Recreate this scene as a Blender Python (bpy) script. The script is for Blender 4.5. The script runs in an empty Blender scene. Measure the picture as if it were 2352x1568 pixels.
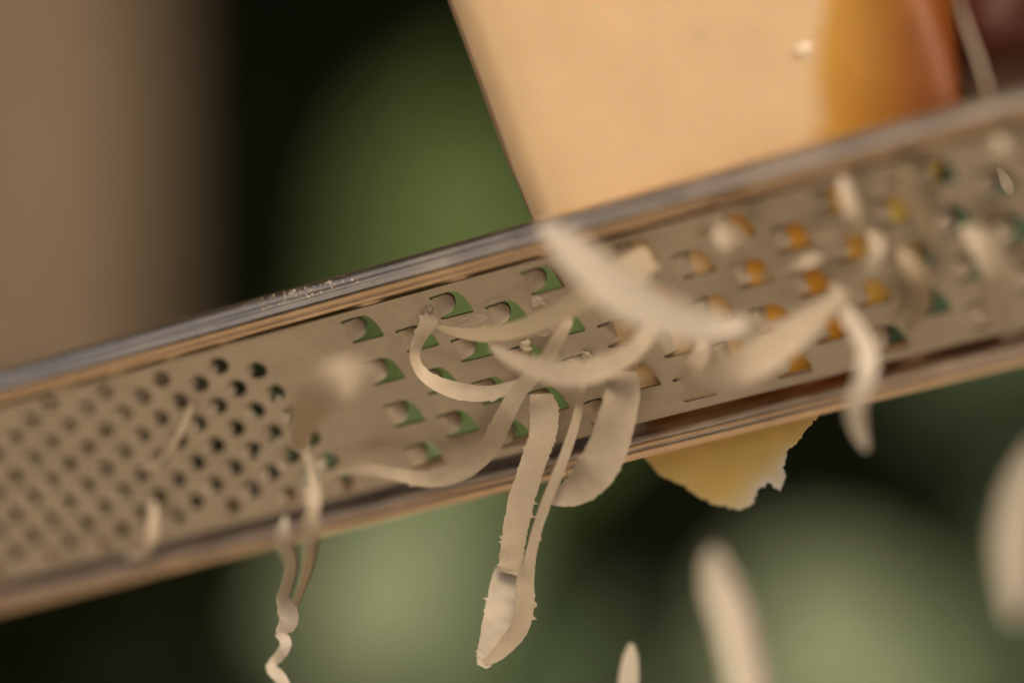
import bpy, bmesh, math, random
from mathutils import Vector, Matrix, noise
from mathutils.geometry import delaunay_2d_cdt
random.seed(11)
S = bpy.context.scene
COL = S.collection
R = math.radians
MM = 0.001
CAMZ = 1.25           # lens height above the ground, metres
FOCUS = 417.0         # mm from the lens to the plane of focus
PX = 150.0 / 2352.0   # mm per unit of a 2352-wide frame at the plane of focus

# ------------------------------------------------------------------ camera
cam = bpy.data.objects.new('camera', bpy.data.cameras.new('camera'))
COL.objects.link(cam)
cam.location = (0, -FOCUS * MM, CAMZ)
cam.rotation_euler = (R(90), 0, 0)
cam.data.lens = 100.0
cam.data.sensor_width = 36.0
cam.data.clip_start = 0.01
cam.data.clip_end = 500.0
cam.data.dof.use_dof = True
cam.data.dof.focus_distance = (FOCUS + 0.0) * MM
cam.data.dof.aperture_fstop = 2.75
S.camera = cam
# ------------------------------------------------------------------ sky and sun
SUN_EL, SUN_AZ = 47.0, 172.0        # azimuth measured from +Y (away from the lens) towards +X
world = bpy.data.worlds.new('World')
S.world = world
world.use_nodes = True
nt = world.node_tree
sky = nt.nodes.new('ShaderNodeTexSky')
sky.sky_type = 'NISHITA'
sky.sun_disc = False
sky.sun_elevation = R(SUN_EL)
sky.sun_rotation = R(SUN_AZ)
sky.air_density = 1.0
sky.dust_density = 6.0
sky.ozone_density = 0.6
bg = nt.nodes['Background']
nt.links.new(sky.outputs[0], bg.inputs[0])
bg.inputs[1].default_value = 0.13
sl = bpy.data.lights.new('sun', 'SUN')
sl.energy = 1.0
sl.angle = R(22)
sl.color = (1.0, 0.90, 0.76)
sun = bpy.data.objects.new('sun', sl)
COL.objects.link(sun)
d = Vector((math.sin(R(SUN_AZ)) * math.cos(R(SUN_EL)), math.cos(R(SUN_AZ)) * math.cos(R(SUN_EL)), math.sin(R(SUN_EL))))
sun.rotation_euler = (-d).to_track_quat('-Z', 'Y').to_euler()
sun.location = d * 5
vs = S.view_settings
vs.view_transform = 'Standard'
vs.look = 'None'
vs.gamma = 1.0
vs.use_curve_mapping = False
vs.exposure = 0.34
vs.use_white_balance = True
vs.white_balance_temperature = 7500
vs.white_balance_tint = 12
S.cycles.use_denoising = True
S.cycles.max_bounces = 8
S.cycles.sample_clamp_indirect = 4.0

# ------------------------------------------------------------------ helpers
def ray(px, py):
    """direction through a point of the 2352 x 1568 frame, scaled so that y = 1"""
    return Vector(((px - 1176) * PX / FOCUS, 1.0, (784 - py) * PX / FOCUS))

CAM = Vector((0, -FOCUS, 0))       # all of the table-size geometry is laid out in mm round the focus point

def P(px, py, Y):
    """world point in mm (origin = focus point) seen at px, py and standing at depth Y"""
    return CAM + ray(px, py) * (FOCUS + Y)

U = Vector((2.434, -1.0, 0.644)).normalized()
V = Vector((-0.449, -0.45, 1.0))
V = (V - U * V.dot(U)).normalized()
N = U.cross(V)
O = P(1230, 816, 0.0)

def onplate(px, py, n=0.0):
    r = ray(px, py)
    q = O + N * n
    t = (q - CAM).dot(N) / r.dot(N)
    return CAM + r * t

def uv(px, py, n=0.0):
    q = onplate(px, py, n) - O
    return q.dot(U), q.dot(V)

def local(u, v, n):
    return O + U * u + V * v + N * n

BASE = Vector((0, 0, CAMZ))
def W(p):
    return p * MM + BASE

def prop(o, label=None, cat=None, group=None, kind=None):
    if label: o['label'] = label
    if cat: o['category'] = cat
    if group: o['group'] = group
    if kind: o['kind'] = kind
    return o

def link(name, me, parent=None, mat=None):
    o = bpy.data.objects.new(name, me)
    COL.objects.link(o)
    if parent: o.parent = parent
    if mat and me is not None and not me.materials: me.materials.append(mat)
    return o

def mesh(name, verts, faces, smooth=True, angle=35):
    me = bpy.data.meshes.new(name)
    me.from_pydata([tuple(v) for v in verts], [], faces)
    me.validate()
    if smooth:
        me.polygons.foreach_set('use_smooth', [True] * len(me.polygons))
        me.set_sharp_from_angle(angle=R(angle))
    me.update()
    return me

def recalc(me):
    b = bmesh.new(); b.from_mesh(me)
    bmesh.ops.recalc_face_normals(b, faces=b.faces)
    b.to_mesh(me); b.free()

def nodes(name):
    m = bpy.data.materials.new(name)
    m.use_nodes = True
    t = m.node_tree
    return m, t, t.nodes['Principled BSDF']

def ramp(t, src, stops):
    r = t.nodes.new('ShaderNodeValToRGB')
    e = r.color_ramp.elements
    while len(e) > 1: e.remove(e[0])
    e[0].position = stops[0][0]; e[0].color = (*stops[0][1], 1)
    for p, c in stops[1:]:
        k = e.new(p); k.color = (*c, 1)
    t.links.new(src, r.inputs[0])
    return r

def noise_tex(t, scale, detail=4, rough=0.5, stretch=(1, 1, 1), dist=0.0):
    tc = t.nodes.new('ShaderNodeTexCoord')
    mp = t.nodes.new('ShaderNodeMapping')
    mp.inputs['Scale'].default_value = stretch
    t.links.new(tc.outputs['Object'], mp.inputs['Vector'])
    n = t.nodes.new('ShaderNodeTexNoise')
    n.inputs['Scale'].default_value = scale
    n.inputs['Detail'].default_value = detail
    n.inputs['Roughness'].default_value = rough
    n.inputs['Distortion'].default_value = dist
    t.links.new(mp.outputs[0], n.inputs['Vector'])
    return n

def bump(t, bsdf, src, strength, dist):
    b = t.nodes.new('ShaderNodeBump')
    b.inputs['Strength'].default_value = strength
    b.inputs['Distance'].default_value = dist
    t.links.new(src, b.inputs['Height'])
    t.links.new(b.outputs[0], bsdf.inputs['Normal'])
    return b

def gray(a): return (a, a, a)

# ------------------------------------------------------------------ materials
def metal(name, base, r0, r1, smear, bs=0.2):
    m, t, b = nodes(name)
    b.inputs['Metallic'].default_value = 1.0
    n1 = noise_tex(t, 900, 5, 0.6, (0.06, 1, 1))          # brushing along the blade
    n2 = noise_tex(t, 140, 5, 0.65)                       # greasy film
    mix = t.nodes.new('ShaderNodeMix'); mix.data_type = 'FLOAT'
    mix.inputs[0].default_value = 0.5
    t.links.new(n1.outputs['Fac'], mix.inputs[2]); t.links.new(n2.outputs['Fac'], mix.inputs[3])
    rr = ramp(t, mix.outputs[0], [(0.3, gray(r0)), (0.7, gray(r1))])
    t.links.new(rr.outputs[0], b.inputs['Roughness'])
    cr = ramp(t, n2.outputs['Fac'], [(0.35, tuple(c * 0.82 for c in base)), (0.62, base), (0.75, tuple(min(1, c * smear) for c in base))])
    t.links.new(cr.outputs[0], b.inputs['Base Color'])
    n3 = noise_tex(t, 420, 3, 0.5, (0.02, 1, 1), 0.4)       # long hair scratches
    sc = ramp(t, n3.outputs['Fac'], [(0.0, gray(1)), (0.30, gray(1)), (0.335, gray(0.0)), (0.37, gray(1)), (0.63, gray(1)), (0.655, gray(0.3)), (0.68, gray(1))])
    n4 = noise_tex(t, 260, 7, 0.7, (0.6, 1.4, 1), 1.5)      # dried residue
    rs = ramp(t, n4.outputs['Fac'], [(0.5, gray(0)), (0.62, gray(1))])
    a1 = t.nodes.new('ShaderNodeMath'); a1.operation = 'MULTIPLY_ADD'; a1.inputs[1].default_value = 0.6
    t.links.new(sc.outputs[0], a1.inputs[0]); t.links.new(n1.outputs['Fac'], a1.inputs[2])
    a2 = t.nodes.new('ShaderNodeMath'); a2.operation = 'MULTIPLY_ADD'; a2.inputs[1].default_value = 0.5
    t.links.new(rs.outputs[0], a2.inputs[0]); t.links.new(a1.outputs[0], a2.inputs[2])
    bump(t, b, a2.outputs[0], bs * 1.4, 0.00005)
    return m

M = {}
M['plate'] = metal('brushed_steel', (0.60, 0.56, 0.50), 0.28, 0.52, 1.12)
M['rail'] = metal('polished_steel', (0.74, 0.585, 0.44), 0.22, 0.42, 1.12, 0.06)

M['edge'] = metal('shaded_steel_rim', (0.13, 0.105, 0.08), 0.25, 0.4, 1.1, 0.1)  # dark base colour stands in for dark surroundings mirrored in the cut
M['blade'] = metal('filmed_steel', (0.62, 0.52, 0.40), 0.45, 0.65, 1.15, 0.3)
M['blade'].node_tree.nodes['Principled BSDF'].inputs['Metallic'].default_value = 0.45

def cheese_mat(name, stops, ss, rough, bump_s=0.35, axis=None, scale=300):
    m, t, b = nodes(name)
    n = noise_tex(t, scale, 6, 0.6)
    if axis is None:
        c = ramp(t, n.outputs['Fac'], stops)
    else:
        tc = t.nodes.new('ShaderNodeTexCoord')
        dp = t.nodes.new('ShaderNodeVectorMath'); dp.operation = 'DOT_PRODUCT'
        dp.inputs[1].default_value = axis
        t.links.new(tc.outputs['Object'], dp.inputs[0])
        n0 = noise_tex(t, 40, 3, 0.5)
        ad = t.nodes.new('ShaderNodeMath'); ad.operation = 'MULTIPLY_ADD'
        ad.inputs[1].default_value = 0.10
        t.links.new(n0.outputs['Fac'], ad.inputs[0]); t.links.new(dp.outputs['Value'], ad.inputs[2])
        c = ramp(t, ad.outputs[0], stops)
    t.links.new(c.outputs[0], b.inputs['Base Color'])
    b.inputs['Roughness'].default_value = rough
    b.inputs['IOR'].default_value = 1.42
    b.inputs['Subsurface Weight'].default_value = ss
    b.inputs['Subsurface Radius'].default_value = (1.0, 0.6, 0.28)
    b.inputs['Subsurface Scale'].default_value = 0.009
    n5 = noise_tex(t, 90, 8, 0.7, (1, 1, 1), 0.8)
    pits = ramp(t, n5.outputs['Fac'], [(0.0, gray(0)), (0.33, gray(0.35)), (0.40, gray(0.9)), (1.0, gray(1))])
    a1 = t.nodes.new('ShaderNodeMath'); a1.operation = 'MULTIPLY_ADD'; a1.inputs[1].default_value = 0.5
    t.links.new(n.outputs['Fac'], a1.inputs[0]); t.links.new(pits.outputs[0], a1.inputs[2])
    bump(t, b, a1.outputs[0], bump_s, 0.0003)
    hs = t.nodes.new('ShaderNodeHueSaturation')
    vv = t.nodes.new('ShaderNodeMapRange'); vv.inputs[1].default_value = 0.3; vv.inputs[2].default_value = 0.7
    vv.inputs[3].default_value = 0.955; vv.inputs[4].default_value = 1.035
    t.links.new(n5.outputs['Fac'], vv.inputs[0]); t.links.new(vv.outputs[0], hs.inputs['Value'])
    t.links.new(c.outputs[0], hs.inputs['Color']); t.links.new(hs.outputs[0], b.inputs['Base Color'])
    return m, t, b

def shred_mat(name, col, trans):
    m, t, b = nodes(name)
    n = noise_tex(t, 500, 5, 0.6)
    c = ramp(t, n.outputs['Fac'], [(0.3, tuple(x * 0.88 for x in col)), (0.7, col)])
    t.links.new(c.outputs[0], b.inputs['Base Color'])
    b.inputs['Roughness'].default_value = 0.42
    b.inputs['IOR'].default_value = 1.4
    bump(t, b, n.outputs['Fac'], 0.3, 0.0001)
    tr = t.nodes.new('ShaderNodeBsdfTranslucent')
    t.links.new(c.outputs[0], tr.inputs['Color'])
    mx = t.nodes.new('ShaderNodeMixShader'); mx.inputs[0].default_value = trans
    t.links.new(b.outputs[0], mx.inputs[1]); t.links.new(tr.outputs[0], mx.inputs[2])
    t.links.new(mx.outputs[0], t.nodes['Material Output'].inputs['Surface'])
    return m

M['shred'] = shred_mat('cheese_shred', (0.70, 0.60, 0.46), 0.35)
M['pale'] = shred_mat('pale_cheese_shred', (0.72, 0.65, 0.54), 0.35)
M['thin'] = shred_mat('yellow_cheese_shred', (0.54, 0.44, 0.30), 0.4)

# ------------------------------------------------------------------ the grater
HP = 14.7                                    # half width of the perforated plate
U0, U1 = -112.0, 104.0
frame = Matrix((U, V, N)).transposed().to_4x4()
grater = link('grater', None)
grater.matrix_world = Matrix.Translation(W(O)) @ frame
prop(grater, 'long narrow steel grater seen from underneath, with shreds of cheese hanging from it', 'grater')

def plate_n(v):
    """height of the plate over its chord: nearly flat, turned down into the rails"""
    a = abs(v)
    z = 0.35 * (a / HP) ** 2
    return z

# coarse teeth: centred lattice read off the photo
coarse = []
pa, pb = Vector((8.1, -3.45)), Vector((-6.75, -4.15))
pa, pb = Vector((7.45, -3.78)), Vector((-7.35, -3.78))
c0 = Vector(uv(1085, 797))
for i in range(-14, 15):
    for j in range(-14, 15):
        q = c0 + pa * i + pb * j
        if abs(q.y) > 12.3: continue
        if q.x < -25.5 + 0.0 * q.y or q.x > 96: continue
        coarse.append(q)
# fine teeth
fine = []
f0 = Vector(uv(590, 850))
fa = Vector(uv(631, 902)) - f0
fb = Vector(uv(544, 891)) - f0
for i in range(-30, 40):
    for j in range(-30, 60):
        q = f0 + fa * i + fb * j
        if abs(q.y) > 13.0 or q.x < -106: continue
        if j < 0: continue
        if q.x > -20: continue
        fine.append(q)
fine = [q for q in fine if all((q - c).length > 5 for c in coarse)]

def coarse_outline():
    """U-shaped cut seen from below: the hinge is on the left, the rounded mouth on the right"""
    pts = []
    pts += [(-2.55, -1.95), (1.6, -2.0)]
    for k in range(1, 8):
        a = R(-90 + k * 22.5 / 1.0 * 0.5 * 2 * 0.5)
        pts.append((1.6 + 1.35 * math.cos(a), -0.6 + 1.4 * math.sin(a)))
    pts = [(-2.3, -2.0), (0.0, -2.05), (1.9, -2.08), (2.6, -2.08), (2.78, -1.9), (2.68, -0.9), (2.4, 0.3), (1.95, 1.3), (1.4, 1.95),
           (0.5, 2.1), (-1.0, 2.1), (-2.6, 2.05), (-2.9, 1.85), (-2.75, 1.6), (-2.4, 1.55), (-2.45, 0.8), (-2.5, 0.0), (-2.45, -0.8), (-2.35, -1.5), (-2.6, -1.75)]
    return pts
CO = coarse_outline()

def fine_outline():
    return [(1.72 * math.cos(a) * (1.0 if math.cos(a) > 0 else 0.9), 1.5 * math.sin(a)) for a in [2 * math.pi * k / 10 for k in range(10)]]
FO = fine_outline()

vin, edges, loops = [], [], []
def add_loop(pts):
    s = len(vin)
    vin.extend(Vector(p) for p in pts)
    for k in range(len(pts)):
        edges.append((s + k, s + (k + 1) % len(pts)))
add_loop([(U0, -HP), (U1, -HP), (U1, HP), (U0, HP)])
holes = [(q, CO) for q in coarse] + [(q, FO) for q in fine]
for q, o_ in holes:
    add_loop([(q.x + x, q.y + y) for x, y in o_])
def inside(p, q, o_):
    x, y = p[0] - q.x, p[1] - q.y
    if abs(x) > 4 or abs(y) > 3: return False
    r = False
    for k in range(len(o_)):
        x1, y1 = o_[k]; x2, y2 = o_[k - 1]
        if (y1 > y) != (y2 > y) and x < (x2 - x1) * (y - y1) / (y2 - y1) + x1: r = not r
    return r
vgrid = [-HP, -13.8, -12, -9, -6, -3, 0, 3, 6, 9, 12, 13.8, HP]
cells = {}
for q, o_ in holes:
    cells.setdefault((int(q.x // 4), int(q.y // 4)), []).append((q, o_))
def near_holes(x, y):
    cx, cy = int(x // 4), int(y // 4)
    for a in (-1, 0, 1):
        for b in (-1, 0, 1):
            yield from cells.get((cx + a, cy + b), ())
for v in vgrid:
    for k in range(int(U0) + 2, int(U1), 3):
        if abs(v) < 14 and any(abs(k - q.x) < 3.1 and abs(v - q.y) < 2.3 for q, _ in near_holes(k, v)): continue
        vin.append(Vector((k, v)))
ov, oe, of, *_ = delaunay_2d_cdt(vin, edges, [], 0, 1e-5)
faces = []
for f in of:
    cx = sum(ov[i].x for i in f) / 3; cy = sum(ov[i].y for i in f) / 3
    if any(inside((cx, cy), q, o_) for q, o_ in near_holes(cx, cy)): continue
    faces.append(tuple(f))
def two_sided(name, pts2d, tris, zf, th):
    nv = len(pts2d)
    vs_ = [(x * MM, y * MM, zf(x, y) * MM) for x, y in pts2d] + [(x * MM, y * MM, (zf(x, y) - th) * MM) for x, y in pts2d]
    fs = [f for f in tris] + [tuple(i + nv for i in reversed(f)) for f in tris]
    cnt = {}
    for f in tris:
        for k in range(len(f)):
            a, b = f[k], f[(k + 1) % len(f)]
            cnt[(a, b)] = 1
    for (a, b) in cnt:
        if (b, a) not in cnt:
            fs.append((b, a, a + nv, b + nv))
    return mesh(name, vs_, fs)
pm = two_sided('plate', [(p.x, p.y) for p in ov], faces, lambda x, y: plate_n(y), 0.42)
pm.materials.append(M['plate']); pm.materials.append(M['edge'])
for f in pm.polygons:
    if f.index >= 2 * len(faces): f.material_index = 1                # punched rims: dark reflections put into the metal's colour
link('perforated_plate', pm, grater)

# the blade of a coarse hole: a tongue hinged at the left, bent away from the eye, its free edge rounded
def coarse_tooth():
    nu, nv_ = 9, 9
    vs_ = []; 
    for i in range(nu):
        s = i / (nu - 1)
        for j in range(nv_):
            w = -1 + 2 * j / (nv_ - 1)
            reach = 1.5 + 0.9 * math.sqrt(max(0, 1 - (w * 0.98) ** 2))     # rounded free edge
            x = -2.46 + reach * s
            y = w * (1.62 - 0.12 * s) + 0.05
            lift = 1.6 * s ** 1.35 * (1 - 0.55 * abs(w) ** 2.6)
            vs_.append((x, y, -lift))
    tris = []
    for i in range(nu - 1):
        for j in range(nv_ - 1):
            a = i * nv_ + j
            tris.append((a, a + nv_, a + nv_ + 1, a + 1))
    zz = [p[2] for p in vs_]
    pts = [(p[0], p[1]) for p in vs_]
    nvv = len(vs_)
    V3 = [(p[0] * MM, p[1] * MM, p[2] * MM) for p in vs_] + [(p[0] * MM, p[1] * MM, (p[2] - 0.55) * MM) for p in vs_]
    fs = list(tris) + [tuple(i + nvv for i in reversed(f)) for f in tris]
    cnt = {(f[k], f[(k + 1) % 4]) for f in tris for k in range(4)}
    for a, b in cnt:
        if (b, a) not in cnt: fs.append((b, a, a + nvv, b + nvv))
    me = mesh('coarse_blade', V3, fs)
    me.materials.append(M['blade']); me.materials.append(M['edge'])      # cut rim coloured dark for the dark it would mirror
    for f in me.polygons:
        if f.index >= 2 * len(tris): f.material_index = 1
    return me
def fine_tooth():
    rings = [(1.48, 0.0), (1.28, -0.4), (0.8, -0.85)]
    vs_, fs = [], []
    K = 8
    for (r, z) in rings:
        for k in range(K + 1):
            a = R(125 + 90 * k / K)
            vs_.append((1.02 * r * math.cos(a) * MM, 1.0 * r * math.sin(a) * MM, (z - 0.05) * MM))
    for i in range(len(rings) - 1):
        for k in range(K):
            a = i * (K + 1) + k
            fs.append((a, a + 1, a + K + 2, a + K + 1))
    n = len(vs_)
    vs_ += [(x * 0.98 - 0.1 * MM, y * 1.0, z - 0.15 * MM) for x, y, z in vs_]
    fs += [tuple(i + n for i in reversed(f)) for f in list(fs)]
    return mesh('fine_tooth', vs_, fs)
ct, ft = coarse_tooth(), fine_tooth()
for q in coarse:
    o = link('coarse_blade', ct, grater)
    o.location = (q.x * MM, q.y * MM, plate_n(q.y) * MM)
big = sorted(fine, key=lambda q: -q.x)
print('coarse', len(coarse), 'fine', len(fine))
for q in big[:290]:
    o = link('fine_tooth', ft, grater, M['blade'])
    rf = random.uniform(-0.22, 0.22); o.rotation_euler = (random.uniform(-.12, .12), random.uniform(-.15, .15), rf)
    o.location = (q.x * MM, q.y * MM, plate_n(q.y) * MM)

# the two rolled rails: one profile swept along the blade
prof = [(13.6, -2.9), (13.6, -2.4), (15.9, -2.3), (16.1, -2.0), (16.1, 1.2), (16.15, 2.2), (16.35, 2.75), (16.7, 3.0), (17.05, 3.0), (17.2, 2.8), (17.4, 2.8), (17.6, 3.05),
        (18.1, 3.15), (18.6, 3.0), (18.95, 2.65), (19.1, 2.35), (19.28, 2.3), (19.5, 2.1), (19.65, 1.6), (19.68, 1.3), (19.85, 1.15), (20.05, 0.9), (20.2, 0.3), (20.2, -0.5), (20.0, -1.3),
        (19.5, -2.1), (18.6, -2.7), (17.2, -2.95)]
def sweep(sign):
    vs_, fs = [], []
    us = [U0 + (U1 - U0) * k / 60 for k in range(61)]
    for u in us:
        for (v, n) in prof:
            e = 0.02 * noise.noise(Vector((u * 0.05, v * 0.6, sign * 3)))
            vs_.append((u * MM, sign * (v + e) * MM, (n + e) * MM))
    k = len(prof)
    for i in range(len(us) - 1):
        for j in range(k):
            a, b = i * k + j, i * k + (j + 1) % k
            fs.append((a, b, b + k, a + k) if sign > 0 else (a, a + k, b + k, b))
    fs.append(tuple(range(k)) if sign < 0 else tuple(reversed(range(k))))
    e0 = (len(us) - 1) * k
    fs.append(tuple(e0 + j for j in (reversed(range(k)) if sign < 0 else range(k))))
    me = mesh('rail', vs_, fs, True, 50)
    recalc(me)
    return me
prop(link('rail', sweep(1), grater, M['rail']), 'upper rolled rail with cheese smeared on top')
prop(link('rail', sweep(-1), grater, M['rail']), 'lower rolled rail with two fine grooves')
for u, nm in ((U0, 'end_bar'), (U1, 'end_bar')):
    b = bmesh.new()
    bmesh.ops.create_cube(b, size=1)
    for v in b.verts:
        v.co = Vector((u + v.co.x * 5, v.co.y * 41.4, -0.2 + v.co.z * 4.4)) * MM
    bmesh.ops.bevel(b, geom=b.edges[:] + b.verts[:], offset=1.2 * MM, segments=3, affect='EDGES')
    me = bpy.data.meshes.new(nm); b.to_mesh(me); b.free()
    link(nm, me, grater, M['rail'])

# ------------------------------------------------------------------ cheese block behind the plate
def catmull(pts, n):
    out = []
    m = len(pts)
    for k in range(n):
        t = k / (n - 1) * (m - 1)
        i = min(int(t), m - 2); f = t - i
        p0, p1, p2, p3 = pts[max(i - 1, 0)], pts[i], pts[i + 1], pts[min(i + 2, m - 1)]
        out.append([0.5 * ((2 * b) + (c - a) * f + (2 * a - 5 * b + 4 * c - d) * f * f + (3 * b - a - 3 * c + d) * f ** 3)
                    for a, b, c, d in zip(p0, p1, p2, p3)])
    return out

CB = -2.9
def plat(px, py): return onplate(px, py, CB)
def cheese_block():
    cTL, cTM, cTR = plat(1202, 542), plat(1935, 330), plat(2215, 250)
    cR1, cR2, cRB = plat(2100, 545), plat(1950, 815), plat(1850, 960)
    cT, cLB = plat(1690, 1010), plat(1500, 1040)
    top = 34.0
    def up(px, Y): return P(px, -560, Y)
    fTL, fTM, fTR = up(792, cTL.y + 16), up(1905, cTM.y + 14), up(2150, cTR.y + 40)
    front = [cTL, cTM, cTR, cR1, cR2, cRB, cT, cLB]
    back = [p - N * 26 + Vector((0, 16, 10)) for p in front[3:]]
    bTL, bTR = fTL + Vector((16, 45, 0)), fTR + Vector((6, 30, 0))
    vs_ = front + back + [fTL, fTM, fTR, bTL, bTR]
    # 0-7 contact face, 8-12 back copies of 3..7, 13 fTL 14 fTM 15 fTR 16 bTL 17 bTR
    fs = [(0, 7, 6, 5, 4, 3, 2, 1),            # face pressed on the blades
          (0, 1, 14, 13), (1, 2, 15, 14),
          (3, 4, 9, 8), (4, 5, 10, 9), (5, 6, 11, 10), (6, 7, 12, 11),
          (0, 13, 16, 12, 7), (2, 3, 8, 17, 15), (13, 14, 15, 17, 16), (8, 9, 10, 11, 12, 16, 17)]
    b = bmesh.new()
    bv = [b.verts.new(v) for v in vs_]
    for f in fs: b.faces.new([bv[i] for i in f])
    bmesh.ops.recalc_face_normals(b, faces=b.faces)
    bmesh.ops.triangulate(b, faces=b.faces)
    bmesh.ops.subdivide_edges(b, edges=b.edges[:], cuts=11, use_grid_fill=True)
    bmesh.ops.triangulate(b, faces=b.faces)
    for _ in range(3):
        bmesh.ops.smooth_vert(b, verts=b.verts, factor=0.5, use_axis_x=True, use_axis_y=True, use_axis_z=True)
    b.normal_update()
    for v in b.verts:
        v.co += v.normal * (noise.noise(v.co * 0.09) * 0.7 + noise.noise(v.co * 0.5) * 0.12)
        d_ = (v.co - O).dot(N)
        if d_ > CB: v.co -= N * (d_ - CB)
    o0 = Vector(cTL)
    for v in b.verts: v.co = (v.co - o0) * MM
    me = bpy.data.meshes.new('cheese_block')
    b.to_mesh(me); b.free()
    me.polygons.foreach_set('use_smooth', [True] * len(me.polygons))
    return me, o0
ax = (10.0, 0.0, 0.0)
tan = (0.62, 0.45, 0.27)
M['block'], t_, b_ = cheese_mat('block_cheese', [(0.0, tan), (0.45, tan), (0.49, (0.46, 0.24, 0.03)), (0.54, (0.34, 0.145, 0.010)), (0.59, (0.22, 0.065, 0.004)), (0.66, (0.13, 0.03, 0.004))], 0.85, 0.55, 0.25, ax)
me, o0 = cheese_block()
M['grated_face'], t_, b_ = cheese_mat('grated_face_cheese', [(0.0, (0.88, 0.66, 0.38)), (0.25, (0.88, 0.66, 0.38)), (0.33, (0.85, 0.46, 0.09)), (0.5, (0.80, 0.38, 0.05)), (0.66, (0.86, 0.62, 0.16))], 0.85, 0.55, 0.25, ax)
blk = link('cheese_block', me, None, M['block'])
me.materials.append(M['grated_face'])
for f in me.polygons:
    if f.normal.dot(N) > 0.93: f.material_index = 1
blk.location = W(o0)
prop(blk, 'large tan wedge of hard cheese with amber rind pressed against the back of the grater', 'cheese')

def ragged(pts, amp, n, seed):
    """closed outline in mm with torn edges"""
    out = []
    m = len(pts)
    for i in range(m):
        a, b = Vector(pts[i][:2]), Vector(pts[(i + 1) % m][:2])
        r = pts[i][2]
        L = (b - a).length
        k = max(1, int(L / n))
        nn = Vector((b.y - a.y, a.x - b.x)).normalized()
        for j in range(k):
            p = a.lerp(b, j / k)
            if j: p += nn * amp * r * (noise.noise(Vector((p.x * 1.3, p.y * 1.3, seed))) + 0.7 * noise.noise(Vector((p.x * 4.1, p.y * 4.1, seed))))
            out.append(p)
    return out

def lip():
    """thin torn overhang of the block that shows under the lower rail, following its right side up"""
    ol = [(1470, 1040, 0), (1515, 1090, 1), (1560, 1108, 1), (1600, 1140, 1), (1650, 1160, 1), (1700, 1171, 1), (1728, 1160, 1), (1738, 1128, 1), (1765, 1108, 1), (1792, 1128, .4),
          (1804, 1100, .4), (1797, 1075, 1), (1806, 1045, 1), (1835, 1010, .5), (1855, 985, 1), (1960, 850, 1), (2060, 720, 1), (2130, 570, 1), (2180, 470, 0), (2130, 470, 0),
          (2000, 700, 0), (1850, 900, 0), (1690, 980, 0)]
    q = [(*uv(x, y, -3.6), r) for x, y, r in ol]
    pts = ragged(q, 0.45, 0.28, 5.0)
    s = len(pts)
    e = [(i, (i + 1) % s) for i in range(s)]
    g = list(pts)
    x0 = min(p.x for p in pts); x1 = max(p.x for p in pts); y0 = min(p.y for p in pts); y1 = max(p.y for p in pts)
    yy = y0
    while yy < y1:
        xx = x0
        while xx < x1:
            g.append(Vector((xx + random.uniform(-.3, .3), yy + random.uniform(-.3, .3)))); xx += 1.2
        yy += 1.2
    ov_, _, of_, *_ = delaunay_2d_cdt([Vector((p.x, p.y)) for p in g], e, [], 1, 1e-5)
    tr = [tuple(f) for f in of_]
    c = Vector(uv(1690, 1080, -3.6))
    def zf(x, y): return 0.5 * noise.noise(Vector((x * .3, y * .3, 1))) + 0.12 * noise.noise(Vector((x * 2, y * 2, 4)))
    me = two_sided('torn_lip', [(p.x - c.x, p.y - c.y) for p in ov_], tr, zf, 0.6)
    at = me.attributes.new('backlit_rim', 'FLOAT', 'POINT')          # backlight painted pale along the thin torn rim, strongest at the right
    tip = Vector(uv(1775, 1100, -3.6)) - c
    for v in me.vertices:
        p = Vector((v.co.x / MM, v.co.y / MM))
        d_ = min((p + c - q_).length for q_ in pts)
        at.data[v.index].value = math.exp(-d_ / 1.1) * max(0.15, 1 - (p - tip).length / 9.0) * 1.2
    return me, c
M['lip'], t_, b_ = cheese_mat('torn_cheese', [(0.20, (0.98, 0.74, 0.26)), (0.45, (0.98, 0.84, 0.44)), (0.75, (0.98, 0.93, 0.78))], 0.0, 0.45, 0.5, (45.0, -95.0, 0.0))  # ramp pales to the lower right, backlight put into the colour
fa_ = t_.nodes.new('ShaderNodeAttribute'); fa_.attribute_name = 'backlit_rim'
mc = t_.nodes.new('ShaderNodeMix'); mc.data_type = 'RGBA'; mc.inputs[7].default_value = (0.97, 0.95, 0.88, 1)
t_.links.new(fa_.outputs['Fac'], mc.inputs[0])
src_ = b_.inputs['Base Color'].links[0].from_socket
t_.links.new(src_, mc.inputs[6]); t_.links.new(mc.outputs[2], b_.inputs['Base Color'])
tl = t_.nodes.new('ShaderNodeBsdfTranslucent'); tl.inputs['Color'].default_value = (0.95, 0.72, 0.32, 1)
mx_ = t_.nodes.new('ShaderNodeMixShader'); mx_.inputs[0].default_value = 0.08
t_.links.new(b_.outputs[0], mx_.inputs[1]); t_.links.new(tl.outputs[0], mx_.inputs[2]); t_.links.new(mx_.outputs[0], t_.nodes['Material Output'].inputs['Surface'])
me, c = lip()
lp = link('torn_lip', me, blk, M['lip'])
mw = Matrix.Translation(W(local(c.x, c.y, -3.6))) @ frame
lp.matrix_parent_inverse = Matrix.Identity(4)
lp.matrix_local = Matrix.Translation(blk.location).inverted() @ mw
prop(lp, 'thin yellow torn edge hanging below the lower rail')

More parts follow.
